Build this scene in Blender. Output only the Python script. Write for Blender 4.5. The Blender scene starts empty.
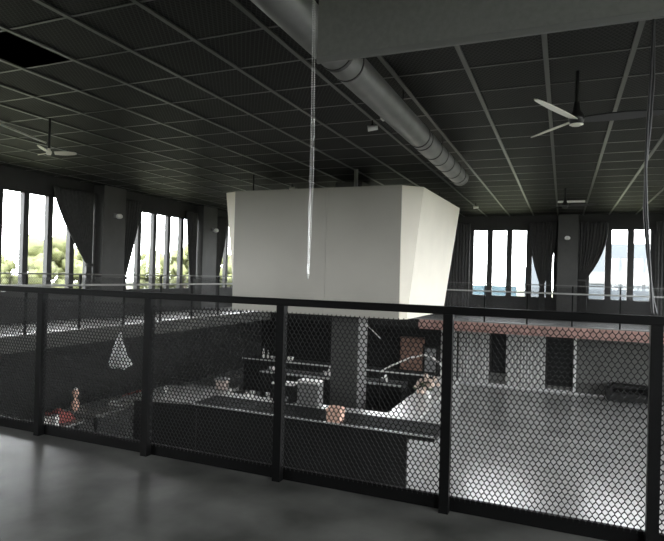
import bpy, math, random
from mathutils import Vector, Matrix
random.seed(7)
S = bpy.context.scene
COL = S.collection
PI = math.pi

# ------------------------------------------------------------------ materials
def mat(name, color, rough=0.6, metal=0.0, var=0.0, scale=6.0, spec=0.5, coat=0.0, rvar=0.0, bump=0.0):
    m = bpy.data.materials.new(name); m.use_nodes = True
    nt = m.node_tree; b = nt.nodes['Principled BSDF']
    b.inputs['Base Color'].default_value = (*color, 1)
    b.inputs['Roughness'].default_value = rough
    b.inputs['Metallic'].default_value = metal
    b.inputs['Specular IOR Level'].default_value = spec
    b.inputs['Coat Weight'].default_value = coat
    tc = nt.nodes.new('ShaderNodeTexCoord')
    if var or rvar or bump:
        n = nt.nodes.new('ShaderNodeTexNoise'); n.inputs['Scale'].default_value = scale
        n.inputs['Detail'].default_value = 5
        nt.links.new(tc.outputs['Object'], n.inputs['Vector'])
        if var:
            r = nt.nodes.new('ShaderNodeValToRGB')
            r.color_ramp.elements[0].position = .3; r.color_ramp.elements[1].position = .7
            r.color_ramp.elements[0].color = (*[max(0, c*(1-var)) for c in color], 1)
            r.color_ramp.elements[1].color = (*[min(1, c*(1+var)) for c in color], 1)
            nt.links.new(n.outputs['Fac'], r.inputs['Fac']); nt.links.new(r.outputs['Color'], b.inputs['Base Color'])
        if rvar:
            mr = nt.nodes.new('ShaderNodeMapRange')
            mr.inputs['To Min'].default_value = max(0.02, rough-rvar); mr.inputs['To Max'].default_value = rough+rvar
            nt.links.new(n.outputs['Fac'], mr.inputs['Value']); nt.links.new(mr.outputs['Result'], b.inputs['Roughness'])
        if bump:
            bp = nt.nodes.new('ShaderNodeBump'); bp.inputs['Strength'].default_value = bump; bp.inputs['Distance'].default_value = .02
            nt.links.new(n.outputs['Fac'], bp.inputs['Height']); nt.links.new(bp.outputs['Normal'], b.inputs['Normal'])
    return m

M = {}
M['black'] = mat('black painted steel', (.006, .006, .006), .5, spec=.12)
M['mesh'] = mat('dark expanded mesh', (.009, .009, .009), .5, spec=.25)
M['rail_grey'] = mat('grey handrail', (.09, .09, .085), .35)
M['rail_pale'] = mat('pale grey rail', (.30, .30, .29), .35)
M['wall'] = mat('dark painted wall', (.024, .024, .023), .7, var=.15, scale=2)
M['wall_low'] = mat('grey plaster wall', (.10, .10, .095), .6, var=.15, scale=2)
M['column'] = mat('grey column paint', (.055, .055, .052), .6, var=.12, scale=3)
M['frame'] = mat('dark window frame', (.02, .02, .019), .6)
M['floor'] = mat('polished dark concrete', (.20, .20, .187), .33, var=.5, scale=2.2, rvar=.12, spec=.6)
M['floor_low'] = mat('grey polished floor', (.47, .47, .46), .23, var=.12, scale=1.1, rvar=.05, spec=.9)
M['tile'] = mat('pale floor tile', (.62, .62, .60), .3, var=.08, scale=2)
M['overlay'] = mat('dark matting', (.05, .05, .05), .75, spec=.15)
M['tin'] = mat('pinkish grey tin', (.45, .37, .33), .5, var=.2, scale=25)
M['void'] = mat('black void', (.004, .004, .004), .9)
M['tbar'] = mat('ceiling tee bar', (.10, .10, .096), .35, metal=.3)
M['tbar_thin'] = mat('thin ceiling cross bar', (.11, .11, .107), .3, metal=.2)
M['pipe'] = mat('galvanised duct', (.17, .17, .166), .4, metal=.25, var=.15, scale=5)
M['joint'] = mat('duct joint', (.03, .03, .03), .5)
M['blind'] = mat('grey blind cloth', (.21, .212, .197), .8, var=.08, scale=30)
M['blind_bar'] = mat('blind bottom bar', (.20, .20, .19), .4)
M['bead'] = mat('clear plastic beads', (.95, .95, .93), .08, metal=.5)
M['cord'] = mat('black cord', (.012, .012, .012), .4)
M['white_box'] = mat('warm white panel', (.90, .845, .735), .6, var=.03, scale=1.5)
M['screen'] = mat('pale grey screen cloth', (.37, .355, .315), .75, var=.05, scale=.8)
M['curtain'] = mat('charcoal curtain', (.045, .045, .043), .75, var=.2, scale=12)
M['curtain_pale'] = mat('pale grey curtain', (.52, .52, .51), .8, var=.1, scale=5)
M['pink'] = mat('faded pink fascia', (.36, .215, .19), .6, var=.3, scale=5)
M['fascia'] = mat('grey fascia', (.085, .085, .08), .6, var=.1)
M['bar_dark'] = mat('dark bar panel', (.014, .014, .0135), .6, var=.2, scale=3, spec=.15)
M['bar_top'] = mat('black bar ledge', (.012, .012, .012), .7, spec=.12)
M['steel'] = mat('pale worktop', (.72, .72, .70), .25, metal=.2)
M['bar_side'] = mat('pale grey bar side', (.2, .2, .195), .4, var=.1)
M['white'] = mat('white plastic', (.80, .79, .76), .4)
M['grey'] = mat('mid grey', (.2, .2, .2), .5)
M['peach'] = mat('peach paper', (.72, .46, .36), .7, var=.25, scale=25)
M['red'] = mat('red cloth', (.33, .09, .08), .8, var=.25, scale=15)
M['brown'] = mat('brown wood', (.20, .115, .085), .55, var=.3, scale=6)
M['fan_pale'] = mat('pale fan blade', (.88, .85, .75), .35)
M['fan_dark'] = mat('dark fan blade', (.02, .02, .02), .35)  # dark fan, and the blade with painted shade
M['tablegrey'] = mat('grey table top', (.24, .24, .23), .35, var=.2, scale=8)
M['flower'] = mat('cream and blush petals', (.72, .58, .50), .7, var=.3, scale=20)
M['leaf'] = mat('dull green leaves', (.06, .08, .04), .6, var=.3)
M['bag'] = mat('white crumpled plastic', (.85, .85, .84), .35, var=.08, scale=20, bump=.6)
M['grass'] = mat('grass', (.052, .056, .026), .9, var=.25, scale=.6)
M['tree'] = mat('yellow green foliage', (.115, .125, .05), .8, var=.45, scale=1.2)
M['bark'] = mat('tree bark', (.12, .10, .08), .9, var=.2)
M['bldg'] = mat('pale blue grey cladding', (.066, .076, .086), .7, var=.05)
M['bldg_white'] = mat('white render', (.7, .7, .7), .7)
M['bldg_band'] = mat('white cladding band', (.12, .12, .12), .7)
M['bldg_win'] = mat('building windows', (.04, .05, .06), .3)
M['bluefence'] = mat('blue site hoarding', (.035, .07, .09), .6, var=.2, scale=.4)

def ceiling_mesh_mat():
    m = bpy.data.materials.new('black expanded metal ceiling'); m.use_nodes = True
    nt = m.node_tree; b = nt.nodes['Principled BSDF']; b.inputs['Roughness'].default_value = .6; b.inputs['Specular IOR Level'].default_value = .15
    tc = nt.nodes.new('ShaderNodeTexCoord')
    outs = []
    for ang in (32, -32):
        mp = nt.nodes.new('ShaderNodeMapping'); mp.inputs['Rotation'].default_value[2] = math.radians(ang)
        nt.links.new(tc.outputs['Object'], mp.inputs['Vector'])
        w = nt.nodes.new('ShaderNodeTexWave'); w.bands_direction = 'X'; w.inputs['Scale'].default_value = 7.0
        nt.links.new(mp.outputs['Vector'], w.inputs['Vector'])
        g = nt.nodes.new('ShaderNodeMath'); g.operation = 'GREATER_THAN'; g.inputs[1].default_value = .84
        nt.links.new(w.outputs['Fac'], g.inputs[0]); outs.append(g)
    mx = nt.nodes.new('ShaderNodeMath'); mx.operation = 'MAXIMUM'
    nt.links.new(outs[0].outputs[0], mx.inputs[0]); nt.links.new(outs[1].outputs[0], mx.inputs[1])
    r = nt.nodes.new('ShaderNodeValToRGB')
    r.color_ramp.elements[0].color = (.002, .002, .002, 1); r.color_ramp.elements[1].color = (.03, .03, .029, 1)
    nt.links.new(mx.outputs[0], r.inputs['Fac']); nt.links.new(r.outputs['Color'], b.inputs['Base Color'])
    return m
M['ceil'] = ceiling_mesh_mat()

def glass_mat():
    m = bpy.data.materials.new('window glass'); m.use_nodes = True
    nt = m.node_tree; nt.nodes.remove(nt.nodes['Principled BSDF'])
    o = nt.nodes['Material Output']
    t = nt.nodes.new('ShaderNodeBsdfTransparent'); t.inputs['Color'].default_value = (.96, .97, .97, 1)
    g = nt.nodes.new('ShaderNodeBsdfGlossy'); g.inputs['Roughness'].default_value = .02
    lw = nt.nodes.new('ShaderNodeLayerWeight'); lw.inputs['Blend'].default_value = .5
    pw = nt.nodes.new('ShaderNodeMath'); pw.operation = 'POWER'; pw.inputs[1].default_value = 5
    nt.links.new(lw.outputs['Facing'], pw.inputs[0])
    f = nt.nodes.new('ShaderNodeMath'); f.operation = 'MULTIPLY_ADD'; f.inputs[1].default_value = .7; f.inputs[2].default_value = .03
    nt.links.new(pw.outputs[0], f.inputs[0])
    mx = nt.nodes.new('ShaderNodeMixShader')
    nt.links.new(f.outputs[0], mx.inputs[0]); nt.links.new(t.outputs[0], mx.inputs[1]); nt.links.new(g.outputs[0], mx.inputs[2])
    nt.links.new(mx.outputs[0], o.inputs['Surface'])
    return m
M['glass'] = glass_mat()

# ------------------------------------------------------------------ geometry
class MB:
    """collects boxes, tubes and sheets in world coordinates, then links them as one mesh object"""
    def __init__(s): s.v = []; s.f = []; s.sm = []
    def _add(s, vs, fs, smooth=False):
        n = len(s.v); s.v += [tuple(v) for v in vs]
        for f in fs: s.f.append(tuple(i+n for i in f)); s.sm.append(smooth)
    def box(s, x0, x1, y0, y1, z0, z1):
        x0, x1 = min(x0, x1), max(x0, x1); y0, y1 = min(y0, y1), max(y0, y1); z0, z1 = min(z0, z1), max(z0, z1)
        s._add([(x, y, z) for z in (z0, z1) for y in (y0, y1) for x in (x0, x1)],
               [(0, 2, 3, 1), (4, 5, 7, 6), (0, 1, 5, 4), (1, 3, 7, 5), (3, 2, 6, 7), (2, 0, 4, 6)])
        return s
    def prism(s, bot, top):
        n = len(bot)
        fs = [tuple(range(n))[::-1], tuple(range(n, 2*n))] + [(i, (i+1) % n, (i+1) % n + n, i+n) for i in range(n)]
        s._add(list(bot)+list(top), fs); return s
    def tube(s, pts, r, n=10, caps=True, smooth=True):
        pts = [Vector(p) for p in pts]; rs = r if isinstance(r, (list, tuple)) else [r]*len(pts)
        vs = []; fs = []; prev = None
        for i, p in enumerate(pts):
            d = (pts[min(i+1, len(pts)-1)]-pts[max(i-1, 0)]).normalized()
            if prev is None:
                a = d.cross(Vector((0, 0, 1)))
                if a.length < 1e-3: a = d.cross(Vector((1, 0, 0)))
                a.normalize()
            else:
                a = (prev - d*prev.dot(d)).normalized()
            prev = a; b = d.cross(a)
            for k in range(n):
                t = 2*PI*k/n; vs.append(p + (a*math.cos(t)+b*math.sin(t))*rs[i])
        for i in range(len(pts)-1):
            for k in range(n):
                fs.append((i*n+k, i*n+(k+1) % n, (i+1)*n+(k+1) % n, (i+1)*n+k))
        s._add(vs, fs, smooth)
        if caps:
            s._add(vs[:n], [tuple(range(n))[::-1]]); s._add(vs[-n:], [tuple(range(n))])
        return s
    def lathe(s, c, prof, n=16):
        vs = []; fs = []
        for r, z in prof:
            for k in range(n):
                t = 2*PI*k/n; vs.append((c[0]+r*math.cos(t), c[1]+r*math.sin(t), c[2]+z))
        m = len(prof)
        for i in range(m-1):
            for k in range(n): fs.append((i*n+k, i*n+(k+1) % n, (i+1)*n+(k+1) % n, (i+1)*n+k))
        s._add(vs, fs, True)
        s._add(vs[:n], [tuple(range(n))[::-1]]); s._add(vs[-n:], [tuple(range(n))])
        return s
    def blob(s, c, r, seed=0, amp=.25, n=10, sq=(1, 1, 1)):
        rnd = random.Random(seed); ph = [rnd.uniform(0, 6.28) for _ in range(6)]
        vs = []; fs = []; m = n//2+2
        for i in range(m+1):
            th = PI*i/m
            for k in range(n):
                p = 2*PI*k/n
                q = 1+amp*(math.sin(3*p+ph[0]+2*th)*.5+math.sin(5*th+ph[1]+2*p)*.5)+rnd.uniform(-amp, amp)*.4
                if i in (0, m): q = 1
                vs.append((c[0]+r*q*sq[0]*math.sin(th)*math.cos(p), c[1]+r*q*sq[1]*math.sin(th)*math.sin(p), c[2]+r*q*sq[2]*math.cos(th)))
        for i in range(m):
            for k in range(n): fs.append((i*n+k, i*n+(k+1) % n, (i+1)*n+(k+1) % n, (i+1)*n+k))
        s._add(vs, fs, True); return s
    def sheet(s, grid, smooth=True):
        r = len(grid); c = len(grid[0])
        s._add([p for row in grid for p in row], [(i*c+j, i*c+j+1, (i+1)*c+j+1, (i+1)*c+j) for i in range(r-1) for j in range(c-1)], smooth)
        return s
    def build(s, name, m, parent=None, origin=None, solid=0, bevel=0):
        o0 = Vector(origin) if origin is not None else (Vector(parent['_o']) if parent is not None else Vector((0, 0, 0)))
        me = bpy.data.meshes.new(name)
        me.from_pydata([tuple(Vector(v)-o0) for v in s.v], [], s.f)
        me.polygons.foreach_set('use_smooth', s.sm); me.materials.append(M[m]); me.update()
        o = bpy.data.objects.new(name, me); COL.objects.link(o)
        if parent is not None:
            o.parent = parent; o['_o'] = tuple(o0)
        else:
            o.location = o0; o['_o'] = tuple(o0)
        if solid:
            md = o.modifiers.new('thickness', 'SOLIDIFY'); md.thickness = solid; md.offset = 0
        if bevel:
            md = o.modifiers.new('bevel', 'BEVEL'); md.width = bevel; md.segments = 2
        return o

def tag(o, label=None, cat=None, group=None, kind=None):
    if label: o['label'] = label
    if cat: o['category'] = cat
    if group: o['group'] = group
    if kind: o['kind'] = kind
    return o
def thing(name, label, cat, loc, group=None, kind=None):
    o = bpy.data.objects.new(name, None); COL.objects.link(o); o.location = loc; o['_o'] = tuple(loc)
    o.empty_display_size = .1
    return tag(o, label, cat, group, kind)
def struct(name, mb, m, label=None):
    return tag(mb.build(name, m), label=label, kind='structure')

# key planes of the building
XL, YF, XR, YN = -12.3, 21.5, 8.0, -4.0      # walls
AX, AXR, AYN, AYF = -10.15, 5.2, 3.62, 18.4  # atrium opening
ZL, ZC = -2.6, 3.75                           # lower floor, ceiling

# ------------------------------------------------------------------ setting
fl = MB()
fl.box(XL, XR, YN, AYN, -.38, -.08); fl.box(XL, AX, AYN, AYF, -.3, 0); fl.box(XL, XR, AYF, YF, -.3, 0); fl.box(AXR, XR, AYN, AYF, -.3, 0)
struct('floor', fl, 'floor', 'dark polished concrete floor of the upper gallery')
struct('floor_lower', MB().box(XL, XR, YN, YF, ZL-.2, ZL), 'floor_low', 'grey polished floor of the hall below')
struct('trim_1', MB().box(-9.4, -2.93, 16.9, 21.3, ZL, ZL+.015), 'tile', 'pale tiled floor strip beyond the bar')
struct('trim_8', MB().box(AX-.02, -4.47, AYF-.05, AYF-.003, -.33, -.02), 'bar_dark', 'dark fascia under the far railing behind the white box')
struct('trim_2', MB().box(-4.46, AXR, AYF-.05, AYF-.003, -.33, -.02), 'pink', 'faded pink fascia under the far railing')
struct('trim_3', MB().box(AX+.003, AX+.03, AYN, AYF-.06, -.34, -.01), 'fascia', 'grey fascia under the left railing')

struct('trim_11', MB().box(AX, XR, AYF+.01, YF, .001, .006), 'overlay', 'dark overlay added to dull reflections on the far gallery floor')  # layer added to cut the bright window reflection on this floor
# ceiling of mesh panels with one panel missing, black void above
BX0, BY0, BP = -.22, 6.32, .83
xs = [BX0+BP*i for i in range(-16, 12)]; ys = [BY0+BP*j for j in range(-14, 21)]
ce = MB()
hole = (BX0+BP*-7, BX0+BP*-6, BY0+BP*-3, BY0+BP*-2)
x0h, x1h, y0h, y1h = hole
z = ZC+.03
def flat(mb, a, b, c, d): mb._add([(a, c, z), (a, d, z), (b, d, z), (b, c, z)], [(0, 1, 2, 3)])
flat(ce, XL, x0h, YN, YF); flat(ce, x1h, XR, YN, YF); flat(ce, x0h, x1h, YN, y0h); flat(ce, x0h, x1h, y1h, YF)
struct('ceiling', ce, 'ceil', 'black expanded metal ceiling panels')
struct('trim_4', MB().box(XL, XR, YN, YF, 4.3, 4.5), 'void', 'black slab above the mesh ceiling')
g = MB()
for x in xs:
    if XL < x < XR: g.box(x-.025, x+.025, YN, YF-.02, ZC+.012, ZC+.0295)
struct('trim_5', g, 'tbar', 'long grey ceiling bars')
g = MB()
for y in ys:
    if YN < y < YF: g.box(XL, XR, y-.013, y+.013, ZC+.024, ZC+.0295)
struct('trim_6', g, 'tbar_thin', 'thin grey ceiling cross bars')

# walls with window openings: a wall is a list of bays along its length
SILL, HEAD = .72, 3.3
def wall_x(name, X, th, bays, m, low=None, low_m=None):
    mb = MB(); ya = YN
    def col(a, b): mb.box(X, X+th, a, b, -.3, 4.5)
    for (a, b) in bays:
        col(ya, a); mb.box(X, X+th, a, b, -.3, SILL); mb.box(X, X+th, a, b, HEAD, 4.5); ya = b
    col(ya, YF)
    return struct(name, mb, m)
left_bays = [(2.3, 6.6), (7.5, 11.7), (12.7, 16.5), (17.3, 21.3)]
wall_x('wall_left', XL, -.25, left_bays, 'wall')
right_bays = [(-3, 1.9), (2.7, 7.4), (8, 12.5), (13, 17), (17.6, 21.2)]
wall_x('wall_right', XR, .25, right_bays, 'wall')
far_bays = [(-11.4, -10.3), (-9.5, -5.6), (-4.4, -.26), (.52, 5), (5.6, 7.9)]
mb = MB(); xa = XL-.25
for (a, b) in far_bays:
    mb.box(xa, a, YF, YF+.25, -.3, 4.5); mb.box(a, b, YF, YF+.25, -.3, SILL); mb.box(a, b, YF, YF+.25, HEAD, 4.5); xa = b
mb.box(xa, XR+.25, YF, YF+.25, -.3, 4.5)
struct('wall_back', mb, 'wall')
near_bays = [(-11.8, -7.6), (3.2, 7.4)]  # unseen windows, added for light from behind the camera
mb = MB(); xa = XL-.25
for a, b in near_bays:
    mb.box(xa, a, YN-.25, YN, ZL-.2, 4.5); mb.box(a, b, YN-.25, YN, ZL-.2, SILL); mb.box(a, b, YN-.25, YN, HEAD, 4.5); xa = b
mb.box(xa, XR+.25, YN-.25, YN, ZL-.2, 4.5)
struct('wall_front', mb, 'wall')
# lower storey walls
struct('wall_left_lower', MB().box(XL-.25, XL, YN, YF, ZL-.2, -.3), 'wall')
mb = MB()
low_bays = [(-3, 2), (3, 8), (9, 14), (15, 20)]
ya = YN
for a, b in low_bays:
    mb.box(XR, XR+.25, ya, a, ZL-.2, -.3); mb.box(XR, XR+.25, a, b, ZL-.2, ZL+.1); mb.box(XR, XR+.25, a, b, -.45, -.3); ya = b
mb.box(XR, XR+.25, ya, YF, ZL-.2, -.3)
struct('wall_right_lower', mb, 'wall_low')
mb = MB()
op = [(-2.47, -1.90, -2.12, -.4), (-.51, .38, -2.40, -.4)]
xa = XL-.25
for a, b, z0, z1 in op:
    mb.box(xa, a, YF, YF+.25, ZL-.2, -.3); mb.box(a, b, YF, YF+.25, ZL-.2, z0); mb.box(a, b, YF, YF+.25, z1, -.3); xa = b
mb.box(xa, XR+.25, YF, YF+.25, ZL-.2, -.3)
struct('wall_back_lower', mb, 'wall_low')
struct('trim_9', MB().box(XL, -4.32, YF-.02, YF-.001, ZL, -.3), 'bar_dark', 'dark panelling on the lower far wall behind the bar')
for i, (a, b, z0, z1) in enumerate(op):
    d = thing('door_%d' % (i+1), None, None, ((a+b)/2, YF+.15, z0), kind='structure')
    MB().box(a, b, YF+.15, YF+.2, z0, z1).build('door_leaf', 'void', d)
    fr = MB(); fr.box(a, a+.04, YF+.05, YF+.15, z0, z1); fr.box(b-.04, b, YF+.05, YF+.15, z0, z1); fr.build('door_frame', 'bar_dark', d)
struct('baseboard_back', MB().box(-4.3, .44, YF-.03, YF-.002, ZL, ZL+.10).box(.54, 2.6, YF-.03, YF-.002, ZL, ZL+.06), 'bldg_white', 'pale skirting along the foot of the far lower wall')
struct('trim_7', MB().box(.41, .50, YF-.1, YF-.002, ZL, -.5).box(.33, .58, YF-.2, YF-.002, ZL, ZL+.05), 'bldg_white', 'white upright post beside the dark doorway')

# windows: frame, mullions, pane
wn = [0]
def window(axis, P, a, b, mull, z0=SILL, z1=HEAD, depth=.12, sgn=1):
    wn[0] += 1
    loc = (P, (a+b)/2, z0) if axis == 'x' else ((a+b)/2, P, z0)
    w = thing('window_%d' % wn[0], None, None, loc, kind='structure')
    def bx(mb, s0, s1, d0, d1, q0, q1):
        if axis == 'x': mb.box(P+sgn*d0, P+sgn*d1, s0, s1, q0, q1)
        else: mb.box(s0, s1, P+sgn*d0, P+sgn*d1, q0, q1)
        return mb
    fr = MB()
    bx(fr, a, a+.07, .02, depth, z0, z1); bx(fr, b-.07, b, .02, depth, z0, z1)
    bx(fr, a+.07, b-.07, .02, depth, z0, z0+.07); bx(fr, a+.07, b-.07, .02, depth, z1-.07, z1)
    fr.build('window_frame', 'frame', w)
    mw_ = .075 if axis == 'x' else .10
    for q in mull:
        bx(MB(), q-mw_, q+mw_, .0, depth+.02, z0+.07, z1-.07).build('mullion', 'frame', w)
    bx(MB(), a+.07, b-.07, .06, .068, z0+.07, z1-.07).build('glass_pane', 'glass', w)
    return w
def muls(a, b, first, step=.69):
    k = math.ceil((a+.2-first)/step); r = []
    while first+k*step < b-.2: r.append(first+k*step); k += 1
    return r
for a, b in left_bays: window('x', XL, a, b, muls(a, b, 9.69 if a < 12 else 14.37, .70), sgn=-1)
for a, b in right_bays: window('x', XR, a, b, muls(a, b, a+.8, .8), sgn=1)
for a, b in far_bays: window('y', YF, a, b, muls(a, b, -2.57 if a < 0 else 1.44, .70 if a < 0 else .69), sgn=1)
for a, b in near_bays: window('y', YN, a, b, muls(a, b, a+.8, .8), sgn=-1)
for a, b in low_bays: window('x', XR, a, b, muls(a, b, a+1.25, 1.25), z0=ZL+.1, z1=-.45, sgn=1)

# columns
def column(name, x0, x1, y0, y1, z0, z1, label):
    o = MB().box(x0, x1, y0, y1, z0, z1).build(name, 'column', origin=((x0+x1)/2, (y0+y1)/2, z0), bevel=.01)
    return tag(o, label, kind='structure')
column('column', XL+.002, -11.9, 11.78, 12.62, 0.002, ZC, 'grey pier between the first two left windows')
column('column', XL+.002, -11.9, 16.42, 17.28, 0.002, ZC, 'grey pier on the left wall beside the white hanging box')
column('column', XL+.002, -11.9, 6.63, 7.47, 0.002, ZC, 'grey pier at the left end')
column('column', -.20, .46, 21.08, YF-.002, 0.002, ZC, 'grey pier between the two far right windows')
column('column', -5.4, -4.6, 21.08, YF-.002, 0.002, ZC, 'grey pier on the far wall behind the white hanging box')
column('column', -5.39, -4.67, 12.95, 13.65, ZL+.002, ZC, 'dark square column rising through the bar')
struct('trim_10', MB().box(-4.668, -4.66, 12.96, 13.64, ZL+.002, .4), 'bar_side', 'lit tone painted over the right side of the bar column')  # thin pale sheet paints the column's right face as lit
# ------------------------------------------------------------------ railings
def mesh_panel_data(w, h, px=.034, rp=.025, a=.009, t=.0055, d=.0025):
    vs = []; fs = []
    def edge(p, q):
        (x0, z0), (x1, z1) = p, q
        L = math.hypot(x1-x0, z1-z0)
        nx, nz = -(z1-z0)/L*t/2, (x1-x0)/L*t/2
        n = len(vs)
        for (x, z) in (p, q):
            vs.extend([(x+nx, -d, z+nz), (x+nx, d, z+nz), (x-nx, d, z-nz), (x-nx, -d, z-nz)])
        for k in range(4): fs.append((n+k, n+(k+1) % 4, n+4+(k+1) % 4, n+4+k))
    R = int(h/rp); Cn = int(w/px)
    for r in range(R):
        off = (r % 2)*px/2
        for i in range(Cn+1):
            x = i*px+off; z = r*rp
            if x > w: continue
            edge((x, z), (x, z+a))
            if r < R-1:
                if x-px/2 >= 0: edge((x, z+a), (x-px/2, z+rp))
                if x+px/2 <= w: edge((x, z+a), (x+px/2, z+rp))
    me = bpy.data.meshes.new('mesh_panel'); me.from_pydata(vs, [], fs); me.materials.append(M['mesh']); me.update()
    return me
PITCH = 1.19
panel = mesh_panel_data(1.13, 1.07)
def add_panel(parent, x, y, z, rz=0, sx=1, sz=1):
    o = bpy.data.objects.new('mesh_panel', panel); COL.objects.link(o); o.parent = parent
    o.location = Vector((x, y, z))-Vector(parent['_o']); o.rotation_euler[2] = rz; o.scale = (sx, 1, sz)
    return o
# near railing
RY = 3.52
near = thing('railing', 'black steel mesh railing across the front of the near gallery floor', 'railing', (-1.87, RY, 0))
px0 = [-4.232+PITCH*k for k in range(-3, 7)]
px0 = [x if x < 0 else x-.045 for x in px0]
for x in px0: MB().box(x-.03, x+.03, RY-.03, RY+.03, -.08, 1.17).build('post', 'black', near)
MB().box(px0[0]-.03, px0[-1]+.03, RY-.035, RY+.035, 1.17, 1.22).build('handrail', 'black', near, bevel=.006)
MB().box(px0[0]-.03, px0[-1]+.03, RY+.032, RY+.06, -.10, .008).build('kick_rail', 'black', near)
for x, xn in zip(px0, px0[1:]): add_panel(near, x+.03, RY, .005, 0, (xn-x-.06)/1.13, 1.085)
# left gallery railing
lx = AX-.04
left = thing('railing', 'dark mesh railing along the left gallery in front of the left windows', 'railing', (lx, 11, 0))
ly = [9.45+1.38*k for k in range(-4, 7)]
for y in ly: MB().box(lx-.022, lx+.022, y-.022, y+.022, 0, 1.24).build('post', 'black', left)
MB().box(lx-.025, lx+.025, ly[0], AYF, 1.24, 1.27).build('handrail', 'rail_grey', left)
MB().box(lx-.03, lx+.03, ly[0], AYF, .985, 1.03).build('mid_rail', 'rail_pale', left)
for y in ly[:-1]: add_panel(left, lx, y+.02, .03, PI/2, 1.2, 1.12)
# far gallery railing
fy = AYF+.04
far = thing('railing', 'dark mesh railing along the far gallery above the pink fascia', 'railing', (0, fy, 0))
fx = [-2.32+1.3*k for k in range(-6, 6)]
for x in fx: MB().box(x-.022, x+.022, fy-.022, fy+.022, 0, 1.24).build('post', 'black', far)
MB().box(AX, fx[-1], fy-.025, fy+.025, 1.24, 1.27).build('handrail', 'rail_grey', far)
MB().box(AX, fx[-1], fy-.03, fy+.03, .985, 1.03).build('mid_rail', 'rail_pale', far)
for x in fx[:-1]: add_panel(far, x+.02, fy, .03, 0, 1.12, 1.12)

# ------------------------------------------------------------------ blind with bead chains
bl = thing('roller_blind', 'half lowered grey roller blind hanging over the near railing', 'blind', (-.56, 3.40, 2.82))
MB().box(-1.57, .52, 3.393, 3.407, 2.87, 3.62).build('blind_cloth', 'blind', bl)
MB().box(-1.575, .525, 3.385, 3.415, 2.83, 2.87).build('bottom_bar', 'blind_bar', bl, bevel=.006)
MB().tube([(-1.6, 3.45, 3.66), (.55, 3.45, 3.66)], .05, 14).build('roller', 'blind_bar', bl)
def bead_chain(name, label, x, y, z0, z1, gap, lean, m, r):
    mb = MB(); t = thing(name, label, 'blind chain', (x, y, z0))
    pts = []
    n = int((z1-z0)/.012)
    for s in (-1, 1):
        for i in range(n):
            f = i/n; zz = z0+.02+(z1-z0-.02)*f
            pts.append((x+s*gap*(.35+.65*math.sin(PI*min(1, f*1.1+.05))**.6)+lean*math.sin(f*5)*.01, y+s*.004, zz))
    for k in range(7):
        tt = PI*k/6; pts.append((x+gap*.4*math.cos(tt), y, z0+.02-.02*math.sin(tt)))
    for i, p in enumerate(pts):
        mb._add([(p[0]+a*r, p[1]+b*r, p[2]+c*r) for a, b, c in ((1, 0, 0), (0, 1, 0), (-1, 0, 0), (0, -1, 0), (0, 0, 1), (0, 0, -1))],
                [(0, 1, 4), (1, 2, 4), (2, 3, 4), (3, 0, 4), (1, 0, 5), (2, 1, 5), (3, 2, 5), (0, 3, 5)], True)
    mb.build('bead_strand', m, t)
    c = MB(); 
    for s in (-1, 1): c.tube([(x+s*gap*.5, y, z0+.03), (x+s*gap, y, (z0+z1)/2), (x+s*gap*.5, y, z1)], .0012, 5)
    c.build('cord', m, t)
bead_chain('bead_chain', 'white bead chain loop hanging at the left edge of the grey blind', -1.60, 3.40, 1.37, 3.6, .008, 1, 'bead', .0052)
t = thing('blind_pull_loop', 'black looped cord hanging at the right edge of the photo', 'cord', (.44, 3.41, 1.24))
CP = [(.421, 2.826), (.413, 2.51), (.402, 2.236), (.399, 2.018), (.408, 1.8), (.422, 1.58), (.442, 1.31), (.448, 1.24)]
MB().tube([(x, 3.40, z) for x, z in CP], .0075, 6).build('cord_strand', 'cord', t)
MB().tube([(x+.014*math.sin(k*1.1)+.004, 3.418, z) for k, (x, z) in enumerate(CP)], .0075, 6).build('cord_strand', 'cord', t)

# ------------------------------------------------------------------ duct
dp = thing('ventilation_duct', 'long round grey duct running under the mesh ceiling', 'duct', (-1.93, 7, 3.4))
pc = (-1.93, 3.4)
MB().tube([(pc[0], -3.5, pc[1]), (pc[0], 11.0, pc[1])], .16, 28).build('duct_pipe', 'pipe', dp)
for y, w in ((4.55, .05), (4.85, .02), (7.65, .03), (7.85, .02), (8.5, .03), (9.0, .02), (9.55, .04), (10.2, .03), (10.75, .04)):
    MB().tube([(pc[0], y, pc[1]), (pc[0], y+w, pc[1])], .168, 28).build('joint_band', 'joint', dp)
MB().tube([(pc[0], 11.0, pc[1]), (pc[0], 11.06, pc[1])], .17, 28).build('end_collar', 'pipe', dp)
for y in (1.5, 4.2, 6.8, 9.3): MB().tube([(pc[0], y, pc[1]+.15), (pc[0], y, ZC+.02)], .008, 6).build('hanger_rod', 'joint', dp)
MB().box(pc[0]-.10, pc[0]-.08, 6.2, 6.3, 3.25, 3.29).build('paper_tag', 'white', dp)

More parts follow.
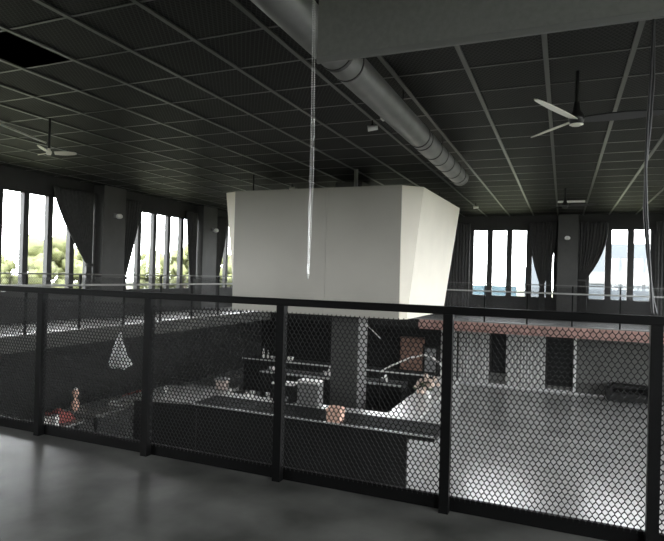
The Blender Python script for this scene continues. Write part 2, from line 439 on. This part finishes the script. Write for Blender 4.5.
# ------------------------------------------------------------------ white hanging box
wb = thing('hanging_canopy', 'large white tapered box hanging around the column above the bar', 'canopy', (-5.05, 13.3, .55))
zt, zb = 3.33, .50
top = [(-7.27, 11.3), (-3.19, 11.3), (-2.80, 11.63), (-2.68, 15.4), (-7.75, 15.4), (-7.62, 11.42)]
bot = [(-7.19, 11.3), (-3.16, 11.3), (-3.04, 11.40), (-2.93, 14.7), (-7.3, 14.7), (-7.24, 11.35)]
def shell(ids, m, name):
    mb = MB()
    for i in ids:
        j = (i+1) % 6
        mb._add([(*bot[i], zb), (*bot[j], zb), (*top[j], zt), (*top[i], zt)], [(0, 1, 2, 3)])
    return mb.build(name, m, wb, solid=.02)
shell([2], 'white_box', 'right_panel'); shell([1], 'white_box', 'corner_panel'); shell([5], 'white_box', 'corner_panel')
shell([4], 'white_box', 'left_panel'); shell([3], 'white_box', 'back_panel'); shell([0], 'white_box', 'front_frame')
sx = -4.88
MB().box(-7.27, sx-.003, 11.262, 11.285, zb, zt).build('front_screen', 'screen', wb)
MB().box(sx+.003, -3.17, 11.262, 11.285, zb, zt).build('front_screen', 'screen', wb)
MB().box(-7.2, -3.1, 11.45, 11.5, zt-.06, zt-.01).build('top_beam', 'grey', wb)
MB().box(-7.2, -3.0, 15.2, 15.25, zt-.06, zt-.01).build('top_beam', 'grey', wb)
MB().tube([(-4.28, 11.47, zt-.03), (-4.28, 11.47, ZC)], .045, 10).build('hanger', 'grey', wb)
MB().tube([(-6.9, 11.47, zt-.03), (-6.9, 11.47, ZC)], .015, 8).build('hanger', 'bar_dark', wb)
MB().tube([(-6.9, 15.22, zt-.03), (-6.9, 15.22, ZC)], .015, 8).build('hanger', 'bar_dark', wb)
MB().tube([(-3.2, 15.22, zt-.03), (-3.2, 15.22, ZC)], .015, 8).build('hanger', 'bar_dark', wb)

# ------------------------------------------------------------------ curtains
def curtain(label, axis, P, top, tie, ztie, tail, m='curtain', z0=.05, z1=3.5, seed=0, power=1.6, tied=True, group=None, name='curtain', full=None):
    a0, a1 = top; b0, b1 = tie; c0, c1 = tail
    loc = (P, (b0+b1)/2, z0) if axis == 'x' else ((b0+b1)/2, P, z0)
    t = thing(name, label, 'curtain', loc, group)
    rnd = random.Random(seed); nf = max(4, round(abs(a1-a0)/.11)); cols = nf*8; rows = 44
    ph = [rnd.uniform(-.8, .8) for _ in range(nf+1)]
    grid = []
    for i in range(rows+1):
        zz = z1+(z0-z1)*i/rows
        if tied and zz >= ztie:
            f = (z1-zz)/(z1-ztie)
            f2 = f**power
            l = a0+(b0-a0)*f2; r = a1+(b1-a1)*f2
        elif tied:
            f = min(1, (ztie-zz)/.5); l = b0+(c0-b0)*f; r = b1+(c1-b1)*f
        else: l, r = a0, a1
        row = []
        for j in range(cols+1):
            u = j/cols; s = l+(r-l)*u
            k = int(u*nf) if u < 1 else nf-1
            amp = .045*(.7+.3*math.sin(ph[k]*5))
            d = amp*math.sin(2*PI*u*nf+ph[k]*.3*math.sin(zz*1.3))
            row.append((P+d, s, zz) if axis == 'x' else (s, P+d, zz))
        grid.append(row)
    MB().sheet(grid).build('curtain_cloth', m, t, solid=.006)
    if tied:
        w = MB()
        if axis == 'x': w.box(P-.07, P+.07, b0-.02, b1+.02, ztie-.05, ztie+.03)
        else: w.box(b0-.02, b1+.02, P-.07, P+.07, ztie-.05, ztie+.03)
        w.build('tie_band', m, t, bevel=.02)
    return t
cx_ = XL+.16; cy_ = YF-.16
curtain('charcoal curtain tied back beside the leftmost window', 'x', cx_, (10.3, 11.64), (11.45, 11.61), 1.5, (11.42, 11.63), seed=1, power=1.4)
curtain('narrow charcoal curtain straight against the first left pier', 'x', cx_-.005, (11.66, 11.77), (11.66, 11.77), 1.35, (11.66, 11.77), seed=11, tied=False)
curtain('charcoal curtain tied back on the right of the first left pier', 'x', cx_, (12.64, 13.55), (12.66, 12.95), 1.15, (12.66, 13.0), seed=2, power=1.3)
curtain('charcoal curtain hanging left of the second left pier', 'x', cx_, (15.75, 16.4), (16.05, 16.38), 1.1, (16.0, 16.38), seed=3, power=1.3)
curtain('narrow charcoal curtain between the second left pier and the white box', 'x', cx_, (17.3, 18.35), (17.62, 17.82), 1.2, (17.6, 17.86), seed=4, power=1.4)
curtain('charcoal curtain hanging straight right of the white box', 'y', cy_, (-4.3, -3.28), (-4.3, -3.28), 1.2, (-4.3, -3.28), seed=5, tied=False)
curtain('charcoal curtain gathered in its middle left of the far right pier', 'y', cy_, (-1.18, -.23), (-.78, -.62), 1.25, (-.80, -.60), seed=6, power=1.9)
curtain('charcoal curtain swept back right of the far right pier', 'y', cy_, (.48, 1.42), (.50, .72), 1.45, (.5, .78), seed=7, power=2.2)
curtain('narrow charcoal curtain behind the black cord at the right edge', 'y', cy_, (2.85, 3.6), (2.85, 3.6), 1.2, (2.85, 3.6), seed=8, tied=False)
# pale curtains on the lower far wall
yl = YF-.1
curtain('pale grey floor length curtain nearest the bar on the lower far wall', 'y', yl, (-3.62, -2.5), (0, 0), 0, (0, 0), m='curtain_pale', z0=ZL+.12, z1=-.36, seed=21, tied=False, name='curtain')
curtain('pale grey curtain left of the bar end on the lower far wall', 'y', yl, (-4.3, -3.7), (0, 0), 0, (0, 0), m='curtain_pale', z0=ZL+.12, z1=-.36, seed=22, tied=False)
curtain('pale grey floor length curtain between the two dark doorways', 'y', yl, (-1.88, -.53), (0, 0), 0, (0, 0), m='curtain_pale', z0=ZL+.12, z1=-.36, seed=23, tied=False)

# ------------------------------------------------------------------ ceiling fans, lamps
def fan(label, c, blades, rad, drop, mats):
    t = thing('ceiling_fan', label, 'ceiling fan', (c[0], c[1], c[2]), 'ceiling fans'); hs = .5 if rad < .5 else 1
    MB().tube([(c[0], c[1], c[2]+.05), (c[0], c[1], drop)], .02, 8).build('down_rod', 'cord', t)
    MB().lathe((c[0], c[1], c[2]), [(r_*hs, z_*hs) for r_, z_ in ((.03, .2), (.045, .1), (.08, .05), (.085, .01), (.07, -.03), (.03, -.045))], 18).build('motor', mats[-1], t)
    MB().lathe((c[0], c[1], c[2]), [(.05*hs, -.062*hs), (.075*hs, -.05*hs), (.075*hs, -.047*hs)], 18).build('hub_plate', mats[0], t)
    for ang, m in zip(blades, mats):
        a = math.radians(ang); dx, dy = math.cos(a), math.sin(a); nx, ny = -dy, dx
        vs = []; n = 12
        for i in range(n+1):
            f = i/n; r = .08+(rad-.08)*f
            w = (.05+.022*math.sin(PI*min(1, f*1.15)))*(.8 if rad < .5 else 1)
            if f > .9: w *= max(.3, 1-(f-.9)*6)
            for s in (-1, 1):
                for zz in (0, .012):
                    vs.append((c[0]+dx*r+nx*w*s, c[1]+dy*r+ny*w*s, c[2]+zz-s*w*.30+f*.02))
        fs = []
        for i in range(n):
            q = i*4; p = q+4
            fs += [(q, p, p+2, q+2), (q+1, q+3, p+3, p+1), (q, q+1, p+1, p), (q+2, p+2, p+3, q+3)]
        fs += [(0, 2, 3, 1), (4*n, 4*n+1, 4*n+3, 4*n+2)]
        mb = MB(); mb._add(vs, fs); mb.build('fan_blade', m, t)
    return t
fan('large ceiling fan with shade painted into one of its three pale blades near the grey blind', (.10, 6.72, 3.2), (124, 244, 1), .9, ZC, ('fan_pale', 'fan_pale', 'fan_dark', 'fan_dark'))  # blades alike; the dark one has its shade put into the colour
fan('small pale ceiling fan above the left windows', (-7.53, 6.29, 3.2), (40, 160, 300), .40, ZC, ('fan_pale', 'fan_pale', 'fan_pale', 'fan_pale'))
fan('dark ceiling fan in front of the far right pier', (.005, 15.15, 3.3), (0, 120, 240), .75, ZC, ('fan_dark', 'fan_dark', 'fan_dark', 'fan_dark'))

def spot(label, x, y, z, m='white'):
    t = thing('ceiling_spotlight', label, 'spotlight', (x, y, z), 'ceiling spotlights')
    MB().tube([(x, y, z+.04), (x, y, ZC)], .012, 6).build('stem', 'bar_dark', t)
    MB().tube([(x-.06, y-.03, z), (x+.08, y+.02, z+.02)], [.045, .035], 12).build('lamp_head', m, t)
spot('small white ceiling spotlight right of the white box', -2.55, 17.5, 3.6)
spot('small white ceiling spotlight beside the middle of the grey duct', -2.71, 7.9, 3.62)
spot('small white ceiling spotlight just above the left half of the white box', -6.6, 12.9, 3.62)
def wall_lamp(label, x, y, z, d):
    t = thing('wall_lamp', label, 'wall lamp', (x, y, z), 'wall lamps on the piers')
    MB().box(x-.05*abs(d[1])-.002*abs(d[0]), x+.05*abs(d[1])+.03*d[0], y-.05*abs(d[0])+min(0, .03*d[1]), y+.05*abs(d[0])+.002, z-.06, z+.06).build('back_plate', 'grey', t)
    MB().tube([(x+.03*d[0], y+.03*d[1], z), (x+.14*d[0], y+.14*d[1], z-.02)], .02, 8).build('arm', 'grey', t)
    p = (x+.16*d[0], y+.16*d[1], z-.03)
    MB().lathe((p[0], p[1], p[2]-.06), [(.05, 0), (.09, .03), (.09, .09), (.05, .13)], 14).build('lamp_shade', 'white', t)
wall_lamp('small white lamp on the first left pier', -11.898, 12.2, 2.93, (1, 0))
wall_lamp('small white lamp on the second left pier', -11.898, 16.98, 2.93, (1, 0))
wall_lamp('small white lamp on the far right pier', .11, 21.078, 2.93, (0, -1))
t = tag(MB().tube([(-8.55, 6.2, 3.715), (-8.95, 7.4, 3.715)], .018, 8).build('ceiling_tube', 'white', origin=(-8.75, 6.8, 3.69)), 'thin white tube under the ceiling beside the small pale fan', 'tube lamp')  # plain white tube just below the ceiling bars, no emission
t = tag(MB().box(-.2, .54, 17.38, 17.46, 3.68, 3.734).build('ceiling_tube', 'white', origin=(.17, 17.4, 3.66)), 'pale tube lamp under the ceiling above the far right pier', 'tube lamp')

# ------------------------------------------------------------------ bar
bar = thing('bar_counter', 'long dark bar counter around the column on the lower floor', 'bar counter', (-5, 10.5, ZL))
zt = -1.5
MB().box(-7.45, -2.66, 10.25, 10.32, ZL+.002, zt-.12).build('front_panel', 'bar_dark', bar)
MB().box(-9.2, -7.452, 10.2, 10.26, ZL+.002, zt-.05).build('front_panel', 'bar_dark', bar)
MB().box(-7.45, -2.1, 10.06, 11.0, zt-.11, zt-.002).build('bar_ledge', 'bar_top', bar, bevel=.01)
MB().box(-7.45, -2.1, 10.035, 10.058, zt-.03, zt+.002).build('edge_trim', 'steel', bar)
MB().box(-7.45, -3.4, 11.01, 11.35, zt-.05, zt-.005).build('worktop', 'steel', bar)
MB().prism([(-9.2, 9.75, zt-.05), (-7.47, 10.1, zt-.05), (-7.47, 12.0, zt-.05), (-9.2, 11.3, zt-.05)], [(-9.2, 9.75, zt-.005), (-7.47, 10.1, zt-.005), (-7.47, 12.0, zt-.005), (-9.2, 11.3, zt-.005)]).build('worktop', 'tablegrey', bar)
MB().box(-3.39, -2.68, 11.01, 16.2, zt-.05, zt-.003).build('worktop', 'steel', bar)
MB().box(-2.74, -2.68, 10.33, 16.2, ZL+.02, zt-.05).build('side_panel', 'bar_side', bar)
MB().box(-3.3, -2.75, 11.1, 16.1, ZL+.02, zt-.06).build('cabinet_body', 'bar_dark', bar)
MB().box(-7.4, -3.5, 10.33, 11.3, ZL+.02, zt-.12).build('cabinet_body', 'bar_dark', bar)
sk = thing('sink_counter', 'dark inner work counter with pale front edge behind the column', 'counter', (-5.5, 14.7, ZL))
MB().box(-8.2, -3.9, 14.35, 14.95, ZL+.002, zt-.04).build('body', 'bar_dark', sk)
MB().box(-8.2, -3.9, 14.3, 15.0, zt-.038, zt-.002).build('worktop', 'bar_top', sk)
MB().box(-8.2, -3.9, 14.28, 14.298, zt-.04, zt+.01).build('edge_trim', 'steel', sk)
bk = thing('back_counter', 'dark back counter with pale edge at the rear of the bar', 'counter', (-6, 16.6, ZL))
MB().box(-10, -3.5, 16.3, 16.85, ZL+.002, zt-.04).build('body', 'bar_dark', bk)
MB().box(-10, -3.5, 16.22, 16.88, zt-.038, zt-.002).build('worktop', 'bar_top', bk)
MB().box(-10, -3.5, 16.2, 16.218, zt-.03, zt+.01).build('edge_trim', 'steel', bk)
# tap
tp = thing('bar_tap', 'small white swan neck tap on the inner work counter', 'tap', (-4.40, 14.6, zt))
MB().tube([(-4.40, 14.6, zt), (-4.40, 14.6, zt+.12), (-4.40, 14.55, zt+.2), (-4.40, 14.45, zt+.2), (-4.40, 14.42, zt+.13)], .022, 8).build('spout', 'white', tp)
MB().tube([(-4.41, 14.6, zt+.08), (-4.56, 14.57, zt+.12)], .015, 6).build('lever', 'white', tp)
# curved lamp pipe
ar = thing('arched_pipe', 'thin white arched pipe curving over the right end of the bar', 'pipe', (-4.3, 13.5, zt))
pts = [(-4.35, 14.32), (-4.196, 13.9), (-3.95, 13.65)]
A = [(-4.25, -1.05), (-4.0, -.88), (-3.73, -.744), (-3.43, -.60), (-3.1, -.52), (-2.9, -.57), (-2.72, -.70), (-2.66, -.9)]
MB().tube([(-4.25, 13.5, ZL+.002), (-4.25, 13.5, -1.08)], .02, 8).build('stand', 'bar_dark', ar)
MB().tube([(x, 13.5, z) for x, z in A], .022, 8).build('arch', 'white', ar)
MB().lathe((-2.66, 13.5, -1.02), [(.05, 0), (.06, .05), (.03, .13)], 12).build('lamp_head', 'white', ar)
# items on the bar
def cup(label, x, y, h=.12, r=.04, m='white', group='white cups and bottles on the bar'):
    t = thing('cup', label, 'cup', (x, y, zt), group)
    MB().lathe((x, y, zt), [(r*.7, .0), (r, h*.9), (r*1.05, h), (r*.9, h)], 12).build('cup_body', m, t)
def bottle(label, x, y, h=.3, m='white', z=None):
    z = zt if z is None else z
    t = thing('bottle', label, 'bottle', (x, y, z), 'white cups and bottles on the bar')
    MB().lathe((x, y, z), [(.04, 0), (.042, h*.6), (.016, h*.75), (.016, h*.93)], 12).build('bottle_body', m, t)
    MB().lathe((x, y, z+h*.93), [(.018, 0), (.018, h*.07)], 10).build('bottle_cap', 'grey', t)
mw = thing('ice_bin', 'pale grey box shaped appliance on the bar left of the column', 'appliance', (-5.12, 11.2, zt))
MB().box(-5.37, -4.87, 11.03, 11.33, zt+.0, zt+.50).build('body', 'bar_side', mw, bevel=.015)
MB().box(-5.38, -4.86, 11.02, 11.335, zt+.50, zt+.55).build('lid', 'white', mw, bevel=.01)
cm = thing('coffee_machine', 'black coffee machine on the bar left of the pale appliance', 'coffee machine', (-5.75, 11.2, zt))
MB().box(-6.0, -5.5, 11.05, 11.33, zt, zt+.40).build('body', 'bar_dark', cm, bevel=.02)
MB().box(-6.02, -5.48, 11.03, 11.335, zt+.40, zt+.44).build('top_tray', 'white', cm)
MB().box(-5.9, -5.6, 11.02, 11.048, zt+.05, zt+.15).build('drip_tray', 'grey', cm)
pb = thing('paper_box', 'peach patterned paper box on the front edge of the bar', 'box', (-4.1, 10.2, zt))
MB().prism([(-4.24, 10.08, zt), (-3.97, 10.08, zt), (-3.97, 10.3, zt), (-4.24, 10.3, zt)], [(-4.26, 10.06, zt+.25), (-3.95, 10.06, zt+.25), (-3.95, 10.32, zt+.25), (-4.26, 10.32, zt+.25)]).build('box_body', 'peach', pb)
MB().prism([(-4.26, 10.06, zt+.252), (-3.95, 10.06, zt+.252), (-3.95, 10.32, zt+.252), (-4.26, 10.32, zt+.252)], [(-4.22, 10.14, zt+.3), (-3.99, 10.14, zt+.3), (-3.99, 10.24, zt+.3), (-4.22, 10.24, zt+.3)]).build('folded_top', 'peach', pb)
gp = thing('tin_box', 'pinkish grey tin box on the left end of the bar', 'box', (-7.73, 11.62, zt))
MB().box(-7.86, -7.60, 11.52, 11.72, zt-.003, zt+.22).build('box_body', 'tin', gp, bevel=.02)
MB().box(-7.88, -7.58, 11.50, 11.74, zt+.222, zt+.26).build('lid', 'grey', gp, bevel=.01)
cups = [(-6.9, 11.15, 'third'), (-6.75, 11.22, 'x'), (-6.62, 11.12, 'x'), (-6.3, 11.2, 'x')]
cup('white cup farthest left on the worktop behind the bar ledge', -7.2, 11.15)
cup('short wide white cup left of the coffee machine', -6.75, 11.2, .09, .06)
cup('tall white cup beside the short wide cup left of the coffee machine', -6.58, 11.15, .17, .04)
cup('white cup right against the left side of the coffee machine', -6.2, 11.2, .15, .05)
cup('white cup on the left pale end of the bar', -8.7, 10.7, .13, .045)
bottle('tall white bottle farthest left on the back counter', -9.35, 16.5, .34)
bottle('white bottle second from the left on the back counter', -9.2, 16.55, .28)
cup('white bowl beside the bottles on the back counter', -8.95, 16.5, .1, .12)
bottle('short white bottle right of the bowl on the back counter', -8.7, 16.55, .2)
cup('wide white basin on the back counter near the middle of the bar', -8.35, 16.5, .12, .14)
bottle('white bottle standing on the inner counter left of the column', -6.1, 14.6, .3)
cup('white cup on the inner counter left of the column', -6.25, 14.65, .12, .06)
cup('white cup left end of the inner work counter', -7.95, 14.6, .1, .1)
# bouquet
fl_ = thing('flower_vase', 'vase of cream and blush flowers on the right counter by the railing post', 'flowers', (-2.95, 13.2, zt))
MB().lathe((-2.95, 13.2, zt), [(.07, 0), (.10, .1), (.08, .2), (.06, .25)], 14).build('vase', 'bag', fl_)
mb = MB(); rr = random.Random(3)
for k in range(26): mb.blob((-2.95+rr.gauss(0, .13), 13.2+rr.gauss(0, .12), zt+.36+rr.gauss(0, .11)), .055, k, .3, 8)
mb.build('blooms', 'flower', fl_)
mb = MB()
for k in range(14): mb.blob((-2.95+rr.gauss(0, .12), 13.2+rr.gauss(0, .1), zt+.28+rr.gauss(0, .05)), .05, 50+k, .4, 8, (1, 1, .5))
mb.build('leaves', 'leaf', fl_)
# brown cabinet and dark stool beyond the bar
bc = thing('wooden_cabinet', 'tall brown wooden cabinet against the lower far wall behind the bar', 'cabinet', (-5.36, 21.2, ZL))
MB().box(-5.8, -4.92, 20.95, 21.35, ZL+.015, -.95).build('body', 'brown', bc, bevel=.01)
for k in (0, 1):
    d = MB().box(-5.77+.43*k, -5.37+.43*k, 20.92, 20.945, ZL+.1, -1.0).build('door', 'brown', bc, bevel=.006)
    MB().box(-5.43+.16*k, -5.41+.16*k, 20.895, 20.918, -1.9, -1.7).build('handle', 'grey', d)
fr = thing('dark_fridge', 'dark tall cooler right of the brown cabinet behind the bar', 'cooler', (-4.55, 21.1, ZL))
MB().box(-4.86, -4.32, 20.9, 21.35, ZL+.015, -1.2).build('body', 'bar_dark', fr, bevel=.01)
MB().box(-4.8, -4.38, 20.88, 20.898, ZL+.2, -1.3).build('door', 'grey', fr)
# striplight & cable below the canopy
sl = thing('strip_lamp', 'dashed white strip lamp high on the wall under the far gallery', 'strip lamp', (-10.4, 21.38, -.5))
for k in range(6): MB().box(-10.95+.19*k, -10.8+.19*k, 21.38, 21.44, -.50, -.46).build('lamp_segment', 'white', sl)
MB().box(-11, -9.8, 21.442, 21.475, -.52, -.44).build('lamp_base', 'bar_dark', sl)
tag(MB().tube([(-5.15, 15.0, -.01+.3), (-5.146, 15.0, -.01), (-4.716, 15, -.381)], .012, 6).build('hanging_cable', 'white', origin=(-5, 15, -.3)), 'pale cable hanging slantwise beside the column under the white box', 'cable')

# ------------------------------------------------------------------ near railing bag
bg = thing('plastic_bag', 'white crumpled bag tied to the outer side of the near railing mesh', 'bag', (-3.42, 3.62, .58))
grid = []; rb = random.Random(5)
prof = [(.012, .285), (.016, .25), (.022, .235), (.04, .2), (.055, .16), (.075, .1), (.095, .05), (.105, .015), (.07, .0), (.0, .01)]
for r, z_ in prof:
    row = []
    for k in range(25):
        a = 2*PI*(k % 24)/24; q = 1+.18*math.sin(5*a+z_*20)+.1*math.sin(9*a-z_*35)
        row.append((-3.42+r*q*math.cos(a)+(.01 if z_ < .1 else 0), 3.60+r*q*.45*math.sin(a), .58+z_+.018*math.sin(3*a)*(1 if z_ < .1 else .3)))
    grid.append(row)
MB().sheet(grid).build('bag_body', 'bag', bg)
MB().lathe((-3.42, 3.6, .805), [(.02, 0), (.026, .008), (.02, .016)], 10).build('knot', 'bag', bg)

# ------------------------------------------------------------------ lower left seating clutter
tz = -1.85
tb = thing('long_table', 'long grey table on the lower floor under the left gallery', 'table', (-10.0, 10, ZL))
MB().box(-10.5, -9.45, 9.3, 12.1, tz-.05, tz).build('tabletop', 'tablegrey', tb)
for x in (-10.4, -9.55):
    for y in (9.4, 12.0): MB().box(x-.03, x+.03, y-.03, y+.03, ZL+.002, tz-.05).build('leg', 'bar_dark', tb)
tb = thing('side_table', 'small grey table nearest the left end of the lower floor', 'table', (-9.8, 8.4, ZL))
MB().box(-10.2, -9.35, 7.9, 8.9, tz-.05, tz).build('tabletop', 'tablegrey', tb)
for x in (-10.1, -9.45):
    for y in (8.0, 8.8): MB().box(x-.03, x+.03, y-.03, y+.03, ZL+.002, tz-.05).build('leg', 'bar_dark', tb)
def cloth(label, x, y, w, l, h, seed):
    rr = random.Random(seed); g = []
    for i in range(13):
        row = []
        for j in range(13):
            u, v = i/12*2-1, j/12*2-1
            q = max(0, 1-max(abs(u), abs(v))**3)
            row.append((x+u*w/2*(1+.08*math.sin(4*v+seed)), y+v*l/2*(1+.08*math.sin(5*u)), tz+.008+h*q*(.7+.3*math.sin(3*u+2*v+seed)*math.cos(4*v))))
        g.append(row)
    tag(MB().sheet(g).build('folded_cloth', 'red', origin=(x, y, tz), solid=.01), label, 'cloth', 'red cloths on the lower tables')
cloth('red cloth heaped on the small table under the left gallery', -9.85, 8.62, .62, .5, .26, 1)
cloth('red cloth on the far end of the long grey table', -10.0, 11.3, .45, .9, .14, 2)
vs = thing('tall_vase', 'peach and white patterned bottle vase standing on the long grey table', 'vase', (-10.2, 9.42, tz))
MB().lathe((-10.2, 9.42, tz), [(.06, 0), (.095, .08), (.09, .18), (.04, .26), (.035, .3), (.07, .36), (.075, .42), (.05, .47)], 16).build('vase_body', 'peach', vs)
MB().lathe((-10.2, 9.42, tz+.47), [(.03, 0), (.045, .02), (.02, .05)], 12).build('stopper', 'white', vs)
wbx = thing('carton', 'small white carton on the small table under the left gallery', 'carton', (-9.72, 8.2, tz))
MB().box(-9.81, -9.63, 8.13, 8.28, tz, tz+.16).build('carton_body', 'white', wbx, bevel=.005)
MB().box(-9.815, -9.625, 8.125, 8.285, tz+.161, tz+.18).build('lid', 'white', wbx)
wbx = thing('carton', 'tall white carton on the small table beside the red cloth', 'carton', (-9.47, 8.25, tz))
MB().box(-9.53, -9.41, 8.2, 8.3, tz, tz+.24).build('carton_body', 'white', wbx, bevel=.005)
MB().box(-9.535, -9.405, 8.195, 8.305, tz+.241, tz+.255).build('lid', 'grey', wbx)
pt = thing('tray', 'pale tray lying on the long grey table', 'tray', (-9.8, 10.4, tz))
MB().box(-10.0, -9.6, 10.2, 10.6, tz, tz+.012).build('tray_base', 'steel', pt)
MB().box(-10.02, -10.0, 10.18, 10.62, tz, tz+.05).box(-9.6, -9.58, 10.18, 10.62, tz, tz+.05).box(-10, -9.6, 10.18, 10.2, tz, tz+.05).box(-10, -9.6, 10.6, 10.62, tz, tz+.05).build('tray_rim', 'steel', pt)
# dark sofa by the far wall
so = thing('low_sofa', 'low dark sofa against the lower far wall at the right', 'sofa', (2.1, 21.0, ZL))
MB().box(1.5, 2.7, 20.55, 21.3, ZL+.08, ZL+.36).build('seat', 'bar_dark', so, bevel=.04)
MB().box(1.62, 2.68, 21.1, 21.4, ZL+.37, ZL+.55).build('backrest', 'bar_dark', so, bevel=.05)
MB().box(1.42, 1.6, 20.55, 21.3, ZL+.08, ZL+.5).build('armrest', 'bar_dark', so, bevel=.03)
MB().box(2.6, 2.78, 20.55, 21.3, ZL+.08, ZL+.5).build('armrest', 'bar_dark', so, bevel=.03)
for x in (1.5, 2.7):
    for y in (20.6, 21.2): MB().tube([(x, y, ZL+.002), (x, y, ZL+.1)], .025, 8).build('leg', 'grey', so)

# ------------------------------------------------------------------ outdoors
tag(MB().box(-140, 140, -100, 260, -3.2, -3.05).build('lawn', 'grass'), 'sunlit lawn outside the windows', 'lawn', kind='stuff')
def tree(label, x, y, h, r, seed):
    t = thing('tree', label, 'tree', (x, y, -2.95), 'trees outside the left windows')
    MB().tube([(x, y, -2.95), (x+.1, y, -2.95+h*.5)], [.22, .12], 8).build('trunk', 'bark', t)
    mb = MB(); rr = random.Random(seed)
    for k in range(26):
        a = rr.uniform(0, 6.28); q = rr.random()**.5*r; zz = rr.uniform(.38, 1)
        s = 1-.55*abs(zz-.6)*1.6
        mb.blob((x+q*s*math.cos(a), y+q*s*math.sin(a), -2.95+h*zz-.5), rr.uniform(.45, .95)*r*.45, seed*100+k, .35, 9)
    mb.build('crown', 'tree', t)
tree('yellow green tree in the leftmost window between the mullions', -40, 33.5, 7.0, 2.4, 1)
tree('low yellow green tree left of the leftmost mullion', -42, 30.5, 5.4, 1.8, 2)
tree('yellow green tree beside the tied curtain in the leftmost window', -43, 39.6, 6.6, 1.7, 3)
tree('yellow green tree in the left part of the second left window', -40, 46, 6.2, 2.0, 4)
tree('low yellow green tree in the middle of the second left window', -45, 54.6, 6.0, 1.9, 5)
tree('tall yellow green tree in the right part of the second left window', -40, 51.9, 7.2, 1.9, 6)
tree('yellow green tree at the right end of the second left window', -41, 56.5, 6.8, 2.2, 7)
tree('yellow green tree glimpsed beside the white box', -40, 62, 7, 2.6, 8)
b = thing('office_building', 'pale blue grey office building outside the far right window', 'building', (20, 84, -2.95))
MB().box(-.5, 40, 80, 90, -2.95, 6.4).build('walls', 'bldg', b)
MB().box(-.8, 40.3, 79.6, 90.3, 1.2, 2.7).build('white_band', 'bldg_band', b)
for k in range(16): MB().box(.6+2.4*k, 2.2+2.4*k, 79.9, 79.99, -1.6, .2).build('window', 'bldg_win', b)
b = thing('tower', 'slim pale blue grey block outside the window right of the white box', 'building', (-3.2, 84, -2.95))
MB().box(-4.3, -2.0, 82, 86, -2.95, 5.0).build('walls', 'bldg', b)
MB().box(-5.0, -4.4, 82.5, 85, -2.95, 3.2).build('annex', 'bldg', b)
tag(MB().box(-18, -5.5, 75, 75.2, -2.95, .55).build('site_hoarding', 'bluefence', origin=(-12, 75.1, -2.95)), 'blue hoarding outside the window right of the white box', 'fence')

# ------------------------------------------------------------------ light
w = bpy.data.worlds.new('overcast sky'); S.world = w; w.use_nodes = True
bgk = w.node_tree.nodes['Background']; bgk.inputs['Color'].default_value = (.97, .985, 1, 1); bgk.inputs['Strength'].default_value = 19.0
def portal(name, loc, rot, sx_, sy_):
    L = bpy.data.lights.new(name, 'AREA'); L.shape = 'RECTANGLE'; L.size = sx_; L.size_y = sy_; L.cycles.is_portal = True
    o = bpy.data.objects.new(name, L); COL.objects.link(o); o.location = loc; o.rotation_euler = rot
zc = (SILL+HEAD)/2; hh = HEAD-SILL
for a, b_ in left_bays: portal('sky portal', (XL-.3, (a+b_)/2, zc), (0, -PI/2, 0), hh, b_-a)
for a, b_ in right_bays: portal('sky portal', (XR+.3, (a+b_)/2, zc), (0, PI/2, 0), hh, b_-a)
for a, b_ in far_bays: portal('sky portal', ((a+b_)/2, YF+.3, zc), (-PI/2, 0, 0), b_-a, hh)
for a, b_ in near_bays: portal('sky portal', ((a+b_)/2, YN-.3, zc), (PI/2, 0, 0), b_-a, hh)
for a, b_ in low_bays: portal('sky portal', (XR+.3, (a+b_)/2, -1.45), (0, PI/2, 0), 2.0, b_-a)

# ------------------------------------------------------------------ camera
cam = bpy.data.cameras.new('camera'); cam.sensor_width = 36; cam.lens = 552.5/664*36; cam.clip_end = 500; cam.clip_start = .05
co = bpy.data.objects.new('camera', cam); COL.objects.link(co)
R = Matrix(((.922, -.022, .386), (.386, -.018, -.922), (.027, 1.0, -.008)))
R = Matrix(((0.92226, -0.02201, 0.38594), (0.38569, -0.01753, -0.92246), (0.02707, 0.99960, -0.00768)))
R = R.to_quaternion().normalized().to_matrix()
co.matrix_world = Matrix.Translation((0, 0, 1.4)) @ R.to_4x4()
S.camera = co
for o in bpy.data.objects:
    if '_o' in o: del o['_o']
S.view_settings.view_transform = 'Standard'; S.view_settings.look = 'None'; S.view_settings.gamma = 1; S.view_settings.use_curve_mapping = False
S.view_settings.exposure = 0
S.cycles.max_bounces = 10; S.cycles.diffuse_bounces = 6; S.cycles.transparent_max_bounces = 12
S.cycles.use_denoising = True
S.cycles.caustics_reflective = False; S.cycles.caustics_refractive = False
